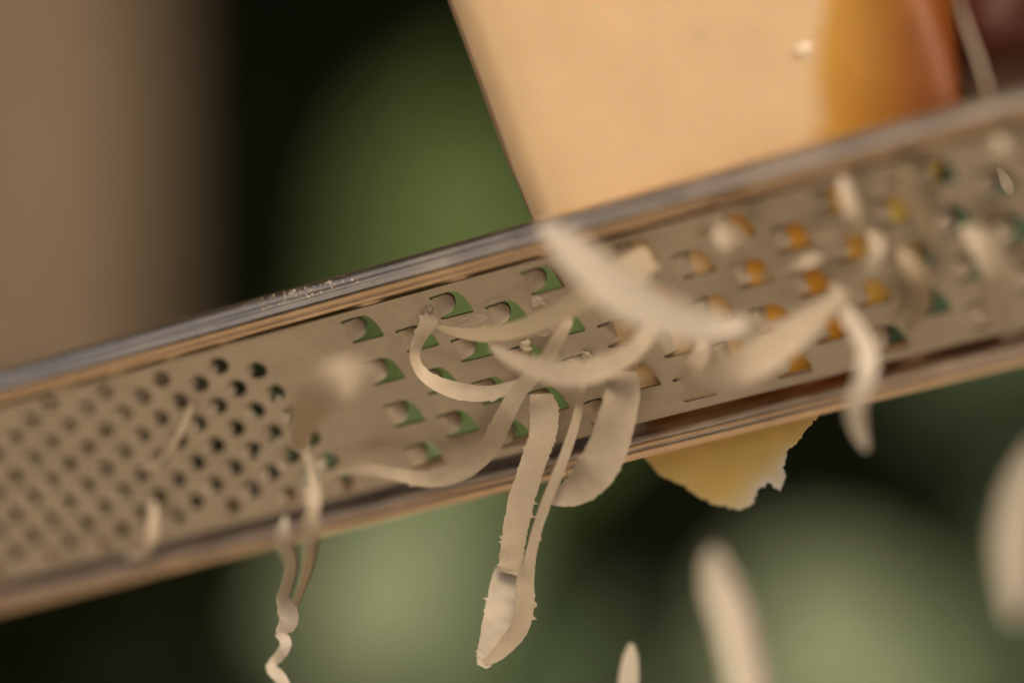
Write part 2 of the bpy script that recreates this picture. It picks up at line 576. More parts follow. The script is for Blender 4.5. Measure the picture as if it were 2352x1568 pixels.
# the part of the grated face that bulges between the rails, up against the holes
def grated():
    ol = [(1300, 560), (1340, 680), (1375, 840), (1480, 1010), (1600, 990), (1830, 930), (1900, 880), (1985, 780), (2070, 640), (2120, 520), (2165, 370), (1900, 400), (1500, 500)]
    pts = []
    for x, y in ol:
        a_, b2 = uv(x, y, -0.95); pts.append(Vector((a_, max(-13.3, min(13.3, b2)))))
    c = Vector(uv(1700, 700, -0.95))
    e = [(i, (i + 1) % len(pts)) for i in range(len(pts))]
    g_ = list(pts)
    for i in range(-30, 45, 2):
        for j in range(-12, 13, 2): g_.append(Vector((c.x + i + random.uniform(-.5, .5), j + random.uniform(-.5, .5))))
    ov_, _, of_, *_ = delaunay_2d_cdt(g_, e, [], 1, 1e-5)
    return two_sided('grated_face', [(p.x - c.x, p.y - c.y) for p in ov_], [tuple(f) for f in of_], lambda x, y: 0.12 * noise.noise(Vector((x * .6, y * .6, 2))), 2.6), c
me, c = grated()
gf = link('grated_face', me, blk, None)
M['near_face'], _a, _b = cheese_mat('near_face_cheese', [(0.0, (0.98, 0.74, 0.44)), (0.40, (0.98, 0.72, 0.40)), (0.50, (0.98, 0.50, 0.08)), (0.68, (0.96, 0.44, 0.05)), (0.80, (0.98, 0.74, 0.20))], 0.0, 0.42, 0.4, (14.0, 0.0, 0.0))
# colour runs along the block: shift so that the ramp starts at the block's left side
for nd in _a.nodes:
    if nd.type == 'MATH' and nd.operation == 'MULTIPLY_ADD' and abs(nd.inputs[1].default_value - 0.10) < 1e-4:
        ad_ = _a.nodes.new('ShaderNodeMath'); ad_.operation = 'ADD'; ad_.inputs[1].default_value = 0.42
        to = [l.to_socket for l in nd.outputs[0].links]
        for q_ in to: _a.links.new(ad_.outputs[0], q_)
        _a.links.new(nd.outputs[0], ad_.inputs[0]); break
me.materials.append(M['near_face'])
gf.matrix_parent_inverse = Matrix.Identity(4)
gf.matrix_local = Matrix.Translation(blk.location).inverted() @ Matrix.Translation(W(local(c.x, c.y, -0.95))) @ frame

# ------------------------------------------------------------------ shreds
def ribbon(name, pts, mat, label, group='cheese shreds on and below the grater', n=70, th=0.28, cup=0.12, rag=0.05, seed=0.0, cat='cheese shred', burr=0.06):
    """pts: (px, py, Y mm, seen width px, twist degrees).  Swept ribbon, worn edges."""
    path = catmull([list(p) for p in pts], n)
    C = [P(p[0], p[1], p[2]) for p in path]
    vs_, fs = [], []
    K = 6
    prev = None
    for i, p in enumerate(path):
        T = (C[min(i + 1, n - 1)] - C[max(i - 1, 0)]).normalized()
        view = (C[i] - CAM).normalized()
        side = T.cross(view).normalized()
        nrm = side.cross(T).normalized()
        tw = R(p[4])
        sd = side * math.cos(tw) + nrm * math.sin(tw)
        nn = nrm * math.cos(tw) - side * math.sin(tw)
        scale = PX * (FOCUS + p[2]) / FOCUS
        fi = i * 70.0 / n
        hw = max(0.12, p[3] * scale * 0.5 / max(0.35, abs(math.cos(tw))))
        for layer in (1, -1):
            for k in range(K + 1):
                w = -1 + 2 * k / K
                if k in (0, K):
                    if layer == 1 and k == 0: bq = burr * 2.5 * max(0, 0.3 + noise.noise(Vector((fi * 0.12, 5, seed)))); bl = random.random() < bq; br = random.random() < bq * 0.7
                    if (k == 0 and bl) or (k == K and br): w *= 1 + min(0.5, random.expovariate(1) * 0.2 / hw)
                    w *= 1 + rag * 1.6 * noise.noise(Vector((fi * 0.9, k, seed))) + rag * 0.9 * noise.noise(Vector((fi * 0.25, k, seed + 7)))
                q = C[i] + sd * (w * hw) + nn * (cup * hw * (1 - w * w) + layer * th * 0.5 * (1 - 0.6 * w * w))
                q += nn * 0.10 * noise.noise(Vector((fi * 0.22, w * 1.4, seed + 3)))
                vs_.append(q)
    r = 2 * (K + 1)
    for i in range(n - 1):
        a, b = i * r, (i + 1) * r
        for k in range(K):
            fs.append((a + k, a + k + 1, b + k + 1, b + k))
            fs.append((a + K + 1 + k, b + K + 1 + k, b + K + 2 + k, a + K + 2 + k))
        fs.append((a, b, b + K + 1, a + K + 1))
        fs.append((a + K, a + 2 * K + 1, b + 2 * K + 1, b + K))
    for s_ in (0, (n - 1) * r):
        for k in range(K):
            fs.append((s_ + k, s_ + K + 1 + k, s_ + K + 2 + k, s_ + k + 1))
    o0 = C[0]
    me = mesh(name, [(v - o0) * MM for v in vs_], fs, True, 60)
    recalc(me)
    o = link(name, me, None, mat)
    o.location = W(o0)
    return prop(o, label, cat, group)

def py_(px, py, off):       # depth of the plate at that pixel, moved off mm towards the eye
    return onplate(px, py).y - off
def rib(pts, *a, **k):
    """pts with the depth given as distance in front of the plate"""
    return ribbon('cheese_shred', [(p[0], p[1], py_(p[0], p[1], p[2]), p[3], p[4]) for p in pts], *a, **k)

sh, pale, thin = M['shred'], M['pale'], M['thin']
# sharp middle group
rib([(1000, 705, -1.0, 24, 30), (985, 740, 1.5, 38, 20), (958, 790, 3, 26, 45), (955, 832, 4, 24, 35), (985, 870, 5, 30, 10), (1050, 897, 6, 40, 0), (1120, 903, 6.5, 34, 10), (1180, 885, 6, 22, 30), (1228, 862, 5, 8, 40)],
    sh, 'slim curl hanging like a crescent in the middle left of the coarse blades', seed=1)
rib([(1312, 728, 1.0, 14, 20), (1300, 748, 3, 26, 10), (1272, 795, 5, 28, 20), (1235, 850, 7, 34, 0), (1190, 900, 8, 40, 0), (1160, 955, 9, 44, 0), (1120, 1030, 8.5, 46, 10), (1060, 1080, 8, 46, 10), (985, 1100, 7, 36, 15), (905, 1087, 6, 30, 10), (840, 1078, 5, 26, 20), (795, 1080, 4.5, 16, 20), (745, 1101, 4, 4, 0)],
    sh, 'long sharp ribbon sweeping down and left to a fine point above the lower rail', n=120, seed=2)
ribbon('cheese_shred', [(1500, 735, -16, 30, 20), (1490, 765, -17, 36, 20), (1450, 808, -18, 46, 10), (1390, 842, -18, 56, 0), (1310, 858, -18, 56, 0), (1235, 845, -17, 50, 5), (1175, 825, -15, 34, 10), (1125, 796, -13, 8, 20)],
    sh, 'broad soft crescent curl crossing the middle of the coarse blades', 'cheese shreds on and below the grater', seed=3, th=0.4)
rib([(1425, 850, 2, 60, 30), (1432, 880, 5, 76, 20), (1420, 950, 9, 86, 10), (1395, 1030, 12, 92, 0), (1365, 1085, 14, 90, 0), (1325, 1122, 14, 74, -15), (1282, 1138, 13, 44, -30), (1268, 1140, 12, 22, -30)],
    sh, 'wide pale ribbon curling under itself over the lower rail, right of the narrow strips', seed=4, th=0.4)
ribbon('cheese_shred', [(1240, 905, 2.5, 46, 20), (1250, 940, 0.5, 66, 10), (1246, 1000, -0.5, 62, 5), (1222, 1070, -0.5, 58, 5), (1195, 1160, 0, 60, 0), (1180, 1240, 0.5, 56, 5), (1172, 1300, 1, 52, 5), (1168, 1316, 1.2, 40, 0)],
    sh, 'flat straight ribbon hanging over the lower rail below the lowest coarse blade', 'cheese shreds on and below the grater', n=190, seed=5, rag=0.07, cup=0.05, burr=0.13)
ribbon('cheese_shred', [(1172, 1306, 3.5, 50, 0), (1166, 1325, 3.0, 68, 0), (1156, 1380, 2.5, 76, 0), (1144, 1430, 2, 72, 5), (1128, 1480, 2, 58, 5), (1114, 1515, 2, 42, 0), (1106, 1530, 2, 22, 0)],
    pale, 'broken end piece dangling at the bottom of the flat straight ribbon', 'cheese shreds on and below the grater', n=100, seed=6, rag=0.08, burr=0.08)
ribbon('cheese_shred', [(1345, 822, 0.5, 22, 0), (1340, 880, -2, 16, 20), (1322, 970, -4, 20, 20), (1290, 1065, -5, 24, 10), (1256, 1150, -5, 24, 30), (1232, 1220, -4, 22, 20), (1216, 1288, -3, 28, 20), (1207, 1330, -2, 40, 5), (1206, 1390, -1, 42, 5), (1194, 1440, 0, 42, 5), (1168, 1475, 1, 40, 10), (1138, 1505, 1.5, 30, 10), (1112, 1524, 2, 14, 0)],
    sh, 'narrow long strip hanging down and hooking left to meet the broken end', 'cheese shreds on and below the grater', n=130, seed=7)
# blurred ones nearer the lens
rib([(1245, 515, 22, 20, 10), (1275, 540, 25, 56, 5), (1340, 598, 29, 84, 0), (1420, 665, 31, 104, 0), (1510, 718, 31, 98, 0), (1600, 745, 29, 78, 0), (1670, 750, 26, 52, 10), (1725, 738, 23, 14, 20)],
    pale, 'broad blurred ribbon arching from the upper rail over the coarse blades', seed=8, th=0.5)
rib([(1000, 752, 2, 10, 10), (1090, 768, 6, 30, 20), (1180, 758, 8, 40, 20), (1270, 725, 9, 44, 20), (1350, 680, 9, 56, 20), (1430, 630, 8, 70, 30), (1500, 590, 5, 60, 30)],
    thin, 'thin yellowish ribbon lying across the upper coarse blades', seed=9)
rib([(684, 1030, 34, 30, 0), (700, 960, 39, 70, -10), (735, 905, 43, 100, -10), (785, 868, 43, 96, -10), (830, 856, 39, 60, -10), (865, 858, 34, 20, 0)],
    sh, 'blurred yellow-brown curl beside the last column of fine teeth', seed=10, th=0.5, cup=0.06)
rib([(1925, 690, 6, 24, 0), (1955, 735, 12, 38, 0), (1990, 800, 18, 42, 10), (1990, 860, 22, 44, 10), (1968, 925, 24, 44, 0), (1972, 980, 24, 38, 0), (1990, 1032, 24, 14, 0)],
    pale, 'blurred shred dangling over the lower rail at the right', seed=11, th=0.5)
rib([(1940, 670, 9, 30, 10), (1870, 730, 12, 56, 10), (1790, 790, 16, 84, 5), (1700, 845, 19, 84, 0), (1620, 880, 18, 54, 10), (1560, 912, 16, 12, 20)],
    sh, 'wide blurred ribbon lying across the plate under the amber-filled blades', seed=12, th=0.5)
rib([(1300, 860, 6, 10, 0), (1330, 868, 7, 24, 30), (1390, 850, 7, 30, 30), (1450, 815, 8, 36, 20), (1490, 770, 6, 26, 10), (1500, 740, 3, 12, 0)],
    sh, 'thin curl tucked behind the broad soft crescent', seed=13)
# small curls at the right, each beside its hole
extra = [
    ([(1935, 405, 3, 20, 0), (1945, 445, 5, 46, 0), (1960, 500, 6, 44, 10), (1945, 540, 5, 14, 0)], pale, 'small blurred curl right of the topmost amber hole'),
    ([(1850, 545, 3, 14, 0), (1900, 540, 5, 34, 0), (1950, 530, 5, 30, 10), (1990, 525, 3, 10, 0)], thin, 'small blurred curl between the two rows of amber holes'),
    ([(2000, 530, 3, 20, 0), (2015, 565, 6, 44, 10), (1995, 615, 7, 46, 0), (1960, 650, 6, 40, 10), (1915, 668, 4, 12, 0)], pale, 'curved blurred shred beside the red speck on the plate'),
    ([(1905, 650, 3, 14, 0), (1922, 668, 5, 40, 0), (1925, 700, 6, 36, 0), (1880, 722, 6, 34, 0), (1800, 738, 4, 30, 0), (1770, 742, 3, 8, 0)], pale, 'hooked blurred shred under the middle amber hole'),
    ([(1740, 640, 3, 12, 0), (1790, 620, 5, 36, 0), (1850, 600, 6, 34, 10), (1920, 575, 3, 10, 0)], pale, 'short blurred strip right of the broad arching ribbon'),
    ([(1600, 545, 4, 20, 0), (1640, 520, 7, 60, 0), (1690, 560, 7, 90, 10), (1700, 610, 5, 30, 0)], pale, 'blurred triangular flake above the broad arching ribbon'),
    ([(2040, 430, 3, 16, 0), (2075, 400, 5, 44, 10), (2090, 440, 5, 50, 0), (2120, 500, 4, 46, 0), (2150, 560, 3, 16, 0)], thin, 'blurred flake near the upper rail at the right'),
    ([(2060, 560, 3, 14, 0), (2090, 600, 5, 60, 10), (2120, 650, 5, 70, 0), (2110, 720, 4, 50, 0), (2080, 760, 3, 14, 0)], thin, 'pale blurred flake left of the two empty green holes'),
    ([(2210, 520, 3, 20, 0), (2260, 560, 5, 90, 0), (2300, 640, 5, 110, 0), (2290, 720, 4, 80, 0), (2280, 760, 3, 20, 0)], sh, 'wide pinkish blurred flake by the right edge of the picture'),
    ([(2290, 310, 4, 20, 0), (2305, 340, 6, 44, 0), (2310, 380, 6, 40, 0), (2315, 410, 4, 14, 0)], sh, 'tiny blurred curl under the upper rail at far right'),
    ([(2030, 655, 3, 14, 0), (2060, 650, 4, 40, 0), (2080, 690, 4, 40, 0), (2050, 730, 3, 14, 0)], thin, 'small yellow curl above the lowest yellow hole'),
    ([(1600, 775, 4, 14, 0), (1615, 800, 6, 50, 0), (1590, 845, 7, 56, 0), (1560, 885, 6, 18, 0)], sh, 'folded flake just right of the single sharp tan hole'),
]
for k, (pts, m, lab) in enumerate(extra):
    rib([(p[0], p[1], p[2] * 1.2, p[3] * 0.72, p[4] + 15 * math.sin(k + 0.8 * i)) for i, p in enumerate(pts)], sh if m is pale else m, lab, n=40, seed=20 + k, th=0.3, rag=0.2, cup=0.35)
# left part
rib([(440, 925, 1, 6, 0), (425, 970, 2.5, 13, 10), (395, 1025, 4, 14, 10), (360, 1065, 4, 11, 0), (322, 1082, 3.5, 4, 0)], sh, 'fine thread of cheese among the small teeth', seed=40, n=50)
rib([(350, 1150, 1, 10, 0), (352, 1195, 4, 22, 0), (345, 1240, 6, 26, 0), (325, 1270, 6, 20, 10), (288, 1276, 5, 6, 0)], sh, 'small hooked shred resting on the lower rail at the left', seed=41, n=50)
ribbon('cheese_shred', [(700, 1040, -14, 6, 0), (714, 1075, -17, 22, 0), (720, 1120, -19, 30, 10), (718, 1180, -20, 30, 10), (712, 1250, -17, 30, 10), (708, 1300, -11, 22, 30), (692, 1350, -6, 16, 40), (672, 1400, -2, 16, 20), (660, 1440, 0, 8, 0)],
    sh, 'limp strand hanging from the last fine teeth over the lower rail', 'cheese shreds on and below the grater', seed=43)
ribbon('cheese_shred', [(655, 1185, -20, 6, 0), (652, 1215, -20, 26, 0), (655, 1250, -18, 36, 0), (669, 1290, -12, 26, 20), (662, 1335, -7, 24, 50), (650, 1375, -4, 30, 0), (664, 1418, -3, 50, 10), (646, 1452, -4, 22, 50), (657, 1478, -5, 28, 10), (640, 1508, -6, 20, 50), (622, 1532, -7, 24, 0), (643, 1556, -7, 28, 30), (668, 1600, -7, 22, 0)],
    pale, 'crinkled strand twisting down out of the picture at lower left', 'cheese shreds on and below the grater', n=110, seed=44, rag=0.2, th=0.4)
# falling, far out of focus
FALL = 'shreds falling below the grater'
ribbon('cheese_shred', [(1638, 1262, -52, 14, 0), (1641, 1290, -52, 48, 0), (1655, 1350, -52, 78, 0), (1688, 1440, -53, 86, 0), (1710, 1540, -54, 84, 0), (1725, 1640, -55, 90, 0)], pale, 'fat blurred shred falling below the torn yellow edge', FALL, seed=50, th=0.7)
ribbon('cheese_shred', [(1450, 1478, -14, 10, 0), (1448, 1510, -14, 34, 0), (1444, 1560, -14, 46, 0), (1440, 1630, -14, 46, 0)], pale, 'small pointed shred rising from the bottom edge of the picture', FALL, seed=51, th=0.5)
ribbon('cheese_shred', [(2400, 1030, -68, 50, 0), (2350, 1130, -68, 70, 0), (2332, 1250, -68, 84, 0), (2336, 1350, -68, 70, 0), (2330, 1420, -68, 30, 0)], pale, 'large blurred shred falling at the right edge of the picture', FALL, seed=52, th=0.7)
# pale pieces behind the plate, seen through holes or over its edge
ribbon('cheese_shred', [(2293, 385, 4, 8, 0), (2303, 400, 4, 20, 0), (2315, 425, 4, 28, 0), (2325, 450, 4, 10, 0)], pale, 'sharp pale sliver seen behind the plate near the right edge', None, n=30, seed=53)

# ------------------------------------------------------------------ crumbs
def crumb(px, py, off, size, seed, label, cat='crumb', group='cheese crumbs stuck to the grater', mat=None):
    b = bmesh.new()
    bmesh.ops.create_icosphere(b, subdivisions=3, radius=1)
    for v in b.verts:
        r = 1 + 0.75 * noise.noise(v.co * 1.6 + Vector((seed, 0, 0))) + 0.35 * noise.noise(v.co * 4.5 + Vector((0, seed, 0)))
        v.co = Vector((v.co.x * 1.0, v.co.y * 0.7, v.co.z * 0.45)) * r * size * MM
    me = bpy.data.meshes.new('crumb'); b.to_mesh(me); b.free()
    me.polygons.foreach_set('use_smooth', [True] * len(me.polygons))
    o = link('cheese_crumb', me, None, mat or sh)
    p = onplate(px, py) + N * off
    o.matrix_world = Matrix.Translation(W(p)) @ frame @ Matrix.Rotation(seed, 4, 'Z')
    return prop(o, label, cat, group)
crumb(1210, 797, 0.4, 1.1, 1.1, 'torn flake caught in the blade left of the long ribbon root')
crumb(1352, 815, 0.5, 0.9, 2.3, 'torn crumb caught at the root of the narrow long strip')
crumb(1235, 692, 0.4, 1.2, 3.1, 'soft lump stuck under the uppermost middle blade')
crumb(985, 712, 0.3, 0.9, 4.2, 'small lump wedged in the blade where the slim curl starts')
crumb(1318, 826, 0.3, 0.5, 5.2, 'tiny crumb left of the narrow long strip root')

# ------------------------------------------------------------------ garden around
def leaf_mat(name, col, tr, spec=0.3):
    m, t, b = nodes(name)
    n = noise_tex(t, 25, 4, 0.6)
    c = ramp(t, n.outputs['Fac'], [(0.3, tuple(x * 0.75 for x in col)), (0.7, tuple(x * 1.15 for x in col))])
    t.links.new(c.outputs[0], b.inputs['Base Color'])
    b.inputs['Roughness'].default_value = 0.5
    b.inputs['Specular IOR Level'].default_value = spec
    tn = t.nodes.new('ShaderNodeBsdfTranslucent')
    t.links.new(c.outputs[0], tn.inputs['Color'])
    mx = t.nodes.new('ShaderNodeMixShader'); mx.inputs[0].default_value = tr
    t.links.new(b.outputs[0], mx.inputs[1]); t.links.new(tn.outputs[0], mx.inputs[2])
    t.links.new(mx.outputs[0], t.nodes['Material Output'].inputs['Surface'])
    return m
M['leaf_yellow'] = leaf_mat('yellow_green_leaf', (0.155, 0.25, 0.075), 0.4)
M['leaf_pale'] = leaf_mat('pale_green_leaf', (0.42, 0.54, 0.35), 0.4)
M['leaf_teal'] = leaf_mat('bluish_green_leaf', (0.10, 0.17, 0.09), 0.4)
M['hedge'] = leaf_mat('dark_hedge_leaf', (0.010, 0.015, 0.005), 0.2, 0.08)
M['crown'] = leaf_mat('tree_leaf', (0.09, 0.10, 0.035), 0.35, 0.1)
M['stem'] = leaf_mat('green_stem', (0.05, 0.08, 0.02), 0.0)

m, t, b = nodes('ground_earth')
n = noise_tex(t, 6, 6, 0.6)
c = ramp(t, n.outputs['Fac'], [(0.3, (0.50, 0.41, 0.30)), (0.7, (0.62, 0.52, 0.39))])
t.links.new(c.outputs[0], b.inputs['Base Color']); b.inputs['Roughness'].default_value = 0.9
M['ground'] = m
g = mesh('ground', [(-60, -60, 0), (60, -60, 0), (60, 60, 0), (-60, 60, 0)], [(0, 1, 2, 3)], False)
prop(link('ground', g, None, M['ground']), kind='structure')

# hedge: a dark core wall with leaves on it, right round the garden
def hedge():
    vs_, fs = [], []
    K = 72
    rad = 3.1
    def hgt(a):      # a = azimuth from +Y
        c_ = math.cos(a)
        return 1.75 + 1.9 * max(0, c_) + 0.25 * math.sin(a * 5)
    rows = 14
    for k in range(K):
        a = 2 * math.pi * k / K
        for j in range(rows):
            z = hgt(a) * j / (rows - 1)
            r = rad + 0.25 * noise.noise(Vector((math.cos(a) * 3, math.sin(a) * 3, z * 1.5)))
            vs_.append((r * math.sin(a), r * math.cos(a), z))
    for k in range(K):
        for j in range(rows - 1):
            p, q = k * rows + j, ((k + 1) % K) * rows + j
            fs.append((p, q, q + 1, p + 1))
    rnd = random.Random(3)
    for k in range(9000):
        a = rnd.uniform(0, 2 * math.pi); z = rnd.uniform(0.02, 1.04) * hgt(a)
        r = rad - rnd.uniform(0.05, 0.4)
        c_ = Vector((r * math.sin(a), r * math.cos(a), z))
        d1 = Vector((rnd.gauss(0, 1), rnd.gauss(0, 1), rnd.gauss(0, 1))).normalized()
        d2 = d1.cross(Vector((rnd.gauss(0, 1), rnd.gauss(0, 1), 1))).normalized()
        L = rnd.uniform(0.05, 0.09)
        s = len(vs_)
        vs_ += [c_ - d1 * L, c_ + d2 * L * .4 , c_ + d1 * L, c_ - d2 * L * .4]
        fs.append((s, s + 1, s + 2, s + 3))
    return mesh('hedge', vs_, fs, False)
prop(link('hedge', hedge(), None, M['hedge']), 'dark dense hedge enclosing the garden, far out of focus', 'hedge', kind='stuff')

# tree trunk at the left
def trunk(px, D, rad, mat, name, label):
    p = (CAM + ray(px, 784) * D) * MM
    vs_, fs = [], []
    K, H = 24, 30
    for j in range(H):
        z = 3.2 * j / (H - 1)
        for k in range(K):
            a = 2 * math.pi * k / K
            r = rad * (1.0 + 0.35 * math.exp(-z * 4)) * (1 + 0.07 * noise.noise(Vector((math.cos(a) * 2, math.sin(a) * 2, z * 2))))
            vs_.append((r * math.cos(a), r * math.sin(a), z))
    for j in range(H - 1):
        for k in range(K):
            q = j * K + k; q2 = j * K + (k + 1) % K
            fs.append((q, q2, q2 + K, q + K))
    root = link(name, None)
    root.location = (p.x, p.y, 0)
    link('trunk', mesh('trunk', vs_, fs), root, mat)
    rnd = random.Random(5); vs_, fs = [], []
    for k in range(1600):
        p = Vector((rnd.gauss(0, .35), rnd.gauss(0, .3), 3.3 + rnd.gauss(0, .22)))
        d1 = Vector((rnd.gauss(0, 1), rnd.gauss(0, 1), rnd.gauss(0, .5))).normalized()
        d2 = d1.cross(Vector((rnd.gauss(0, .4), rnd.gauss(0, .4), 1))).normalized(); L = rnd.uniform(.04, .08)
        q = len(vs_); vs_ += [p - d1 * L, p + d2 * L * .45, p + d1 * L, p - d2 * L * .45]; fs.append((q, q + 1, q + 2, q + 3))
    link('crown', mesh('crown', vs_, fs, False), root, M['crown'])
    return prop(root, label, 'tree')
m, t, b = nodes('bark')
n = noise_tex(t, 14, 6, 0.65, (1, 1, 0.3))
c = ramp(t, n.outputs['Fac'], [(0.35, (0.145, 0.107, 0.07)), (0.65, (0.24, 0.18, 0.12))])
t.links.new(c.outputs[0], b.inputs['Base Color']); b.inputs['Roughness'].default_value = 0.85
bump(t, b, n.outputs['Fac'], 0.8, 0.01)
M['bark'] = m
trunk(50, 1500, 0.070, M['bark'], 'tree', 'thick pale brown tree trunk far out of focus at the left behind the fine blades')

def leaf_mesh(L, Wd, fold=0.15, droop=0.25):
    vs_, fs = [], []
    n_ = 9
    for i in range(n_):
        s = i / (n_ - 1)
        w = Wd * 0.5 * math.sin(math.pi * min(1, s * 0.97 + 0.03)) ** 0.75
        z = -droop * L * s * s
        for k in (-1, -0.5, 0, 0.5, 1):
            vs_.append((w * k, s * L, z + abs(k) * w * fold * 2))
    for i in range(n_ - 1):
        for k in range(4):
            a = i * 5 + k
            fs.append((a, a + 1, a + 6, a + 5))
    return mesh('leaf', vs_, fs)
LM = {}
def plant(name, label, root_px, D, leaves, mat, cat='plant'):
    """leaves: (px, py, size mm long, width, turn in the picture, tilt)"""
    base = (CAM + ray(root_px, 784) * D) * MM
    root = link(name, None)
    root.location = (base.x, base.y, 0)
    prop(root, label, cat)
    for (px, py, L, Wd, turn, tilt, dd) in leaves:
        p = (CAM + ray(px, py) * (D + dd)) * MM + BASE
        key = (round(L), round(Wd), mat.name)
        if key not in LM:
            LM[key] = leaf_mesh(L * MM, Wd * MM); LM[key].materials.append(mat)
        o = link('leaf', LM[key], root)
        rot = Matrix.Rotation(R(turn), 4, 'Y') @ Matrix.Rotation(R(90 - tilt), 4, 'X')
        mid = rot @ Vector((0, L * MM * 0.5, 0))
        o.matrix_local = Matrix.Translation(p - mid - root.location) @ rot
        # stem from the root to the foot of the leaf
        f = p - mid - root.location
        vs_, fs = [], []
        for i in range(9):
            s = i / 8
            q = Vector((f.x * s ** 1.6, f.y * s ** 1.6, f.z * s))
            for k in range(6):
                a = 2 * math.pi * k / 6
                vs_.append(q + Vector((math.cos(a), math.sin(a), 0)) * (0.0035 - 0.0015 * s))
        for i in range(8):
            for k in range(6):
                a = i * 6 + k; b2 = i * 6 + (k + 1) % 6
                fs.append((a, b2, b2 + 6, a + 6))
        link('stem', mesh('stem', vs_, fs), root, M['stem'])
    return root
plant('broad_leaf_plant', 'tall plant with yellow-green leaves blurred behind the grater left of the cheese', 900, 1900,
      [(980, 500, 200, 90, 4, 10, 0), (1060, 380, 170, 60, 12, 10, 60), (1130, 650, 200, 120, 20, 0, 40), (950, 850, 160, 120, -10, 0, 20), (1180, 900, 160, 110, 10, 0, 60), (1320, 760, 160, 110, 30, 0, 90)], M['leaf_yellow'])
plant('broad_leaf_plant', 'pale green plant blurred below the grater beside the crinkled strand', 860, 1700,
      [(880, 1330, 190, 110, -15, 42, 0), (970, 1190, 150, 90, 30, 42, 30)], M['leaf_pale'])
plant('broad_leaf_plant', 'low bluish green plant blurred at the bottom centre of the picture', 1200, 1800,
      [(1190, 1530, 160, 90, 10, 42, 0), (1330, 1600, 120, 80, 40, 0, 40), (760, 1600, 110, 60, -30, 0, 10)], M['leaf_teal'])
plant('broad_leaf_plant', 'round pale green leaves blurred into a disc at the lower right', 1900, 1700,
      [(1900, 1430, 150, 105, 0, 42, 0), (2000, 1620, 150, 100, 30, 42, 50), (1780, 1650, 150, 90, -30, 42, 20)], M['leaf_pale'])
plant('broad_leaf_plant', 'dark green leaves far out of focus behind the right end of the grater', 2300, 2000,
      [(2250, 700, 160, 110, 10, 0, 0), (2420, 500, 160, 110, -20, 0, 60), (2420, 1350, 160, 90, 10, 0, 60), (2300, 1560, 160, 90, 30, 0, 0)], M['leaf_teal'])

# made-up dark shrub, added to darken the view of the lower trunk
def shrub(px, py, D, rx, rz, count, name, label, mat, L0=0.03, L1=0.06):
    c0_ = (CAM + ray(px, py) * D) * MM + BASE
    vs_, fs = [], []
    rnd = random.Random(int(px))
    def cone_r(z): return rx * math.sqrt(max(0.0, 1 - (z / rz) ** 2))
    K = 16; H = 14; zb = -c0_.z
    for j in range(H):
        z = zb + (rz - 0.03 - zb) * j / (H - 1)
        rr = 0.80 * (cone_r(z) if z > 0 else rx)
        for k in range(K):
            a = 2 * math.pi * k / K
            vs_.append(Vector((rr * math.cos(a), rr * math.sin(a), z)))
    for j in range(H - 1):
        for k in range(K):
            q = j * K + k; q2 = j * K + (k + 1) % K
            fs.append((q, q2, q2 + K, q + K))
    for k in range(count):
        z = rnd.uniform(zb, rz); rr = (cone_r(z) if z > 0 else rx) * rnd.uniform(0.8, 1.06); a = rnd.uniform(0, 2 * math.pi)
        p = Vector((rr * math.cos(a), rr * math.sin(a), z))
        d1 = Vector((rnd.gauss(0, 1), rnd.gauss(0, 1), rnd.gauss(0, 1))).normalized()
        d2 = d1.cross(Vector((rnd.gauss(0, 1), rnd.gauss(0, 1), 1))).normalized()
        L = rnd.uniform(L0, L1); q = len(vs_)
        vs_ += [p - d1 * L, p + d2 * L * .4, p + d1 * L, p - d2 * L * .4]
        fs.append((q, q + 1, q + 2, q + 3))
    o = link(name, mesh(name, vs_, fs, False), None, mat)
    o.location = c0_
    return prop(o, label, 'shrub')
shrub(60, 1330, 1250, 0.09, 0.05, 1500, 'shrub', 'added low shrub that darkens the blur below the left end of the grater', M['hedge'])

# ------------------------------------------------------------------ opaque pale beads painted in as glints on the cheese
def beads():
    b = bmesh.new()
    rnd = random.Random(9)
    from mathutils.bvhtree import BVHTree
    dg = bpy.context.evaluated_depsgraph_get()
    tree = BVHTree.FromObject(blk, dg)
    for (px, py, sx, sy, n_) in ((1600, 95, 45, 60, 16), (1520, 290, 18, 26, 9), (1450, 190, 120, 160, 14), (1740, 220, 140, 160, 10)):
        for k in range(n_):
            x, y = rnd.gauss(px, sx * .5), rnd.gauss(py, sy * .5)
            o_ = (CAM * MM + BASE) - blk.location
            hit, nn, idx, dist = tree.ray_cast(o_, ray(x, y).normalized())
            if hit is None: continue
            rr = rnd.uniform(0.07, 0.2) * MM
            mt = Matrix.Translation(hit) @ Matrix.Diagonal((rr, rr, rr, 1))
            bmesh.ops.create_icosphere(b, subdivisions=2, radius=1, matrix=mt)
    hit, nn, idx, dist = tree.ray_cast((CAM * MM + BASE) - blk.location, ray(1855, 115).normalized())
    bmesh.ops.create_icosphere(b, subdivisions=3, radius=1, matrix=Matrix.Translation(hit) @ Matrix.Diagonal((0.0018, 0.0002, 0.0010, 1)))  # flat pale dab painted in for a broad highlight
    me = bpy.data.meshes.new('painted_glints'); b.to_mesh(me); b.free()
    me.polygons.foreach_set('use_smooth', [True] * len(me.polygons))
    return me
bpy.context.view_layer.update()
m, t, b = nodes('painted_glints')
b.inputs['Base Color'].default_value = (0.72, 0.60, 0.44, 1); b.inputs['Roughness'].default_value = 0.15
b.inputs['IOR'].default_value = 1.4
prop(link('painted_glints', beads(), blk, m), kind='stuff')

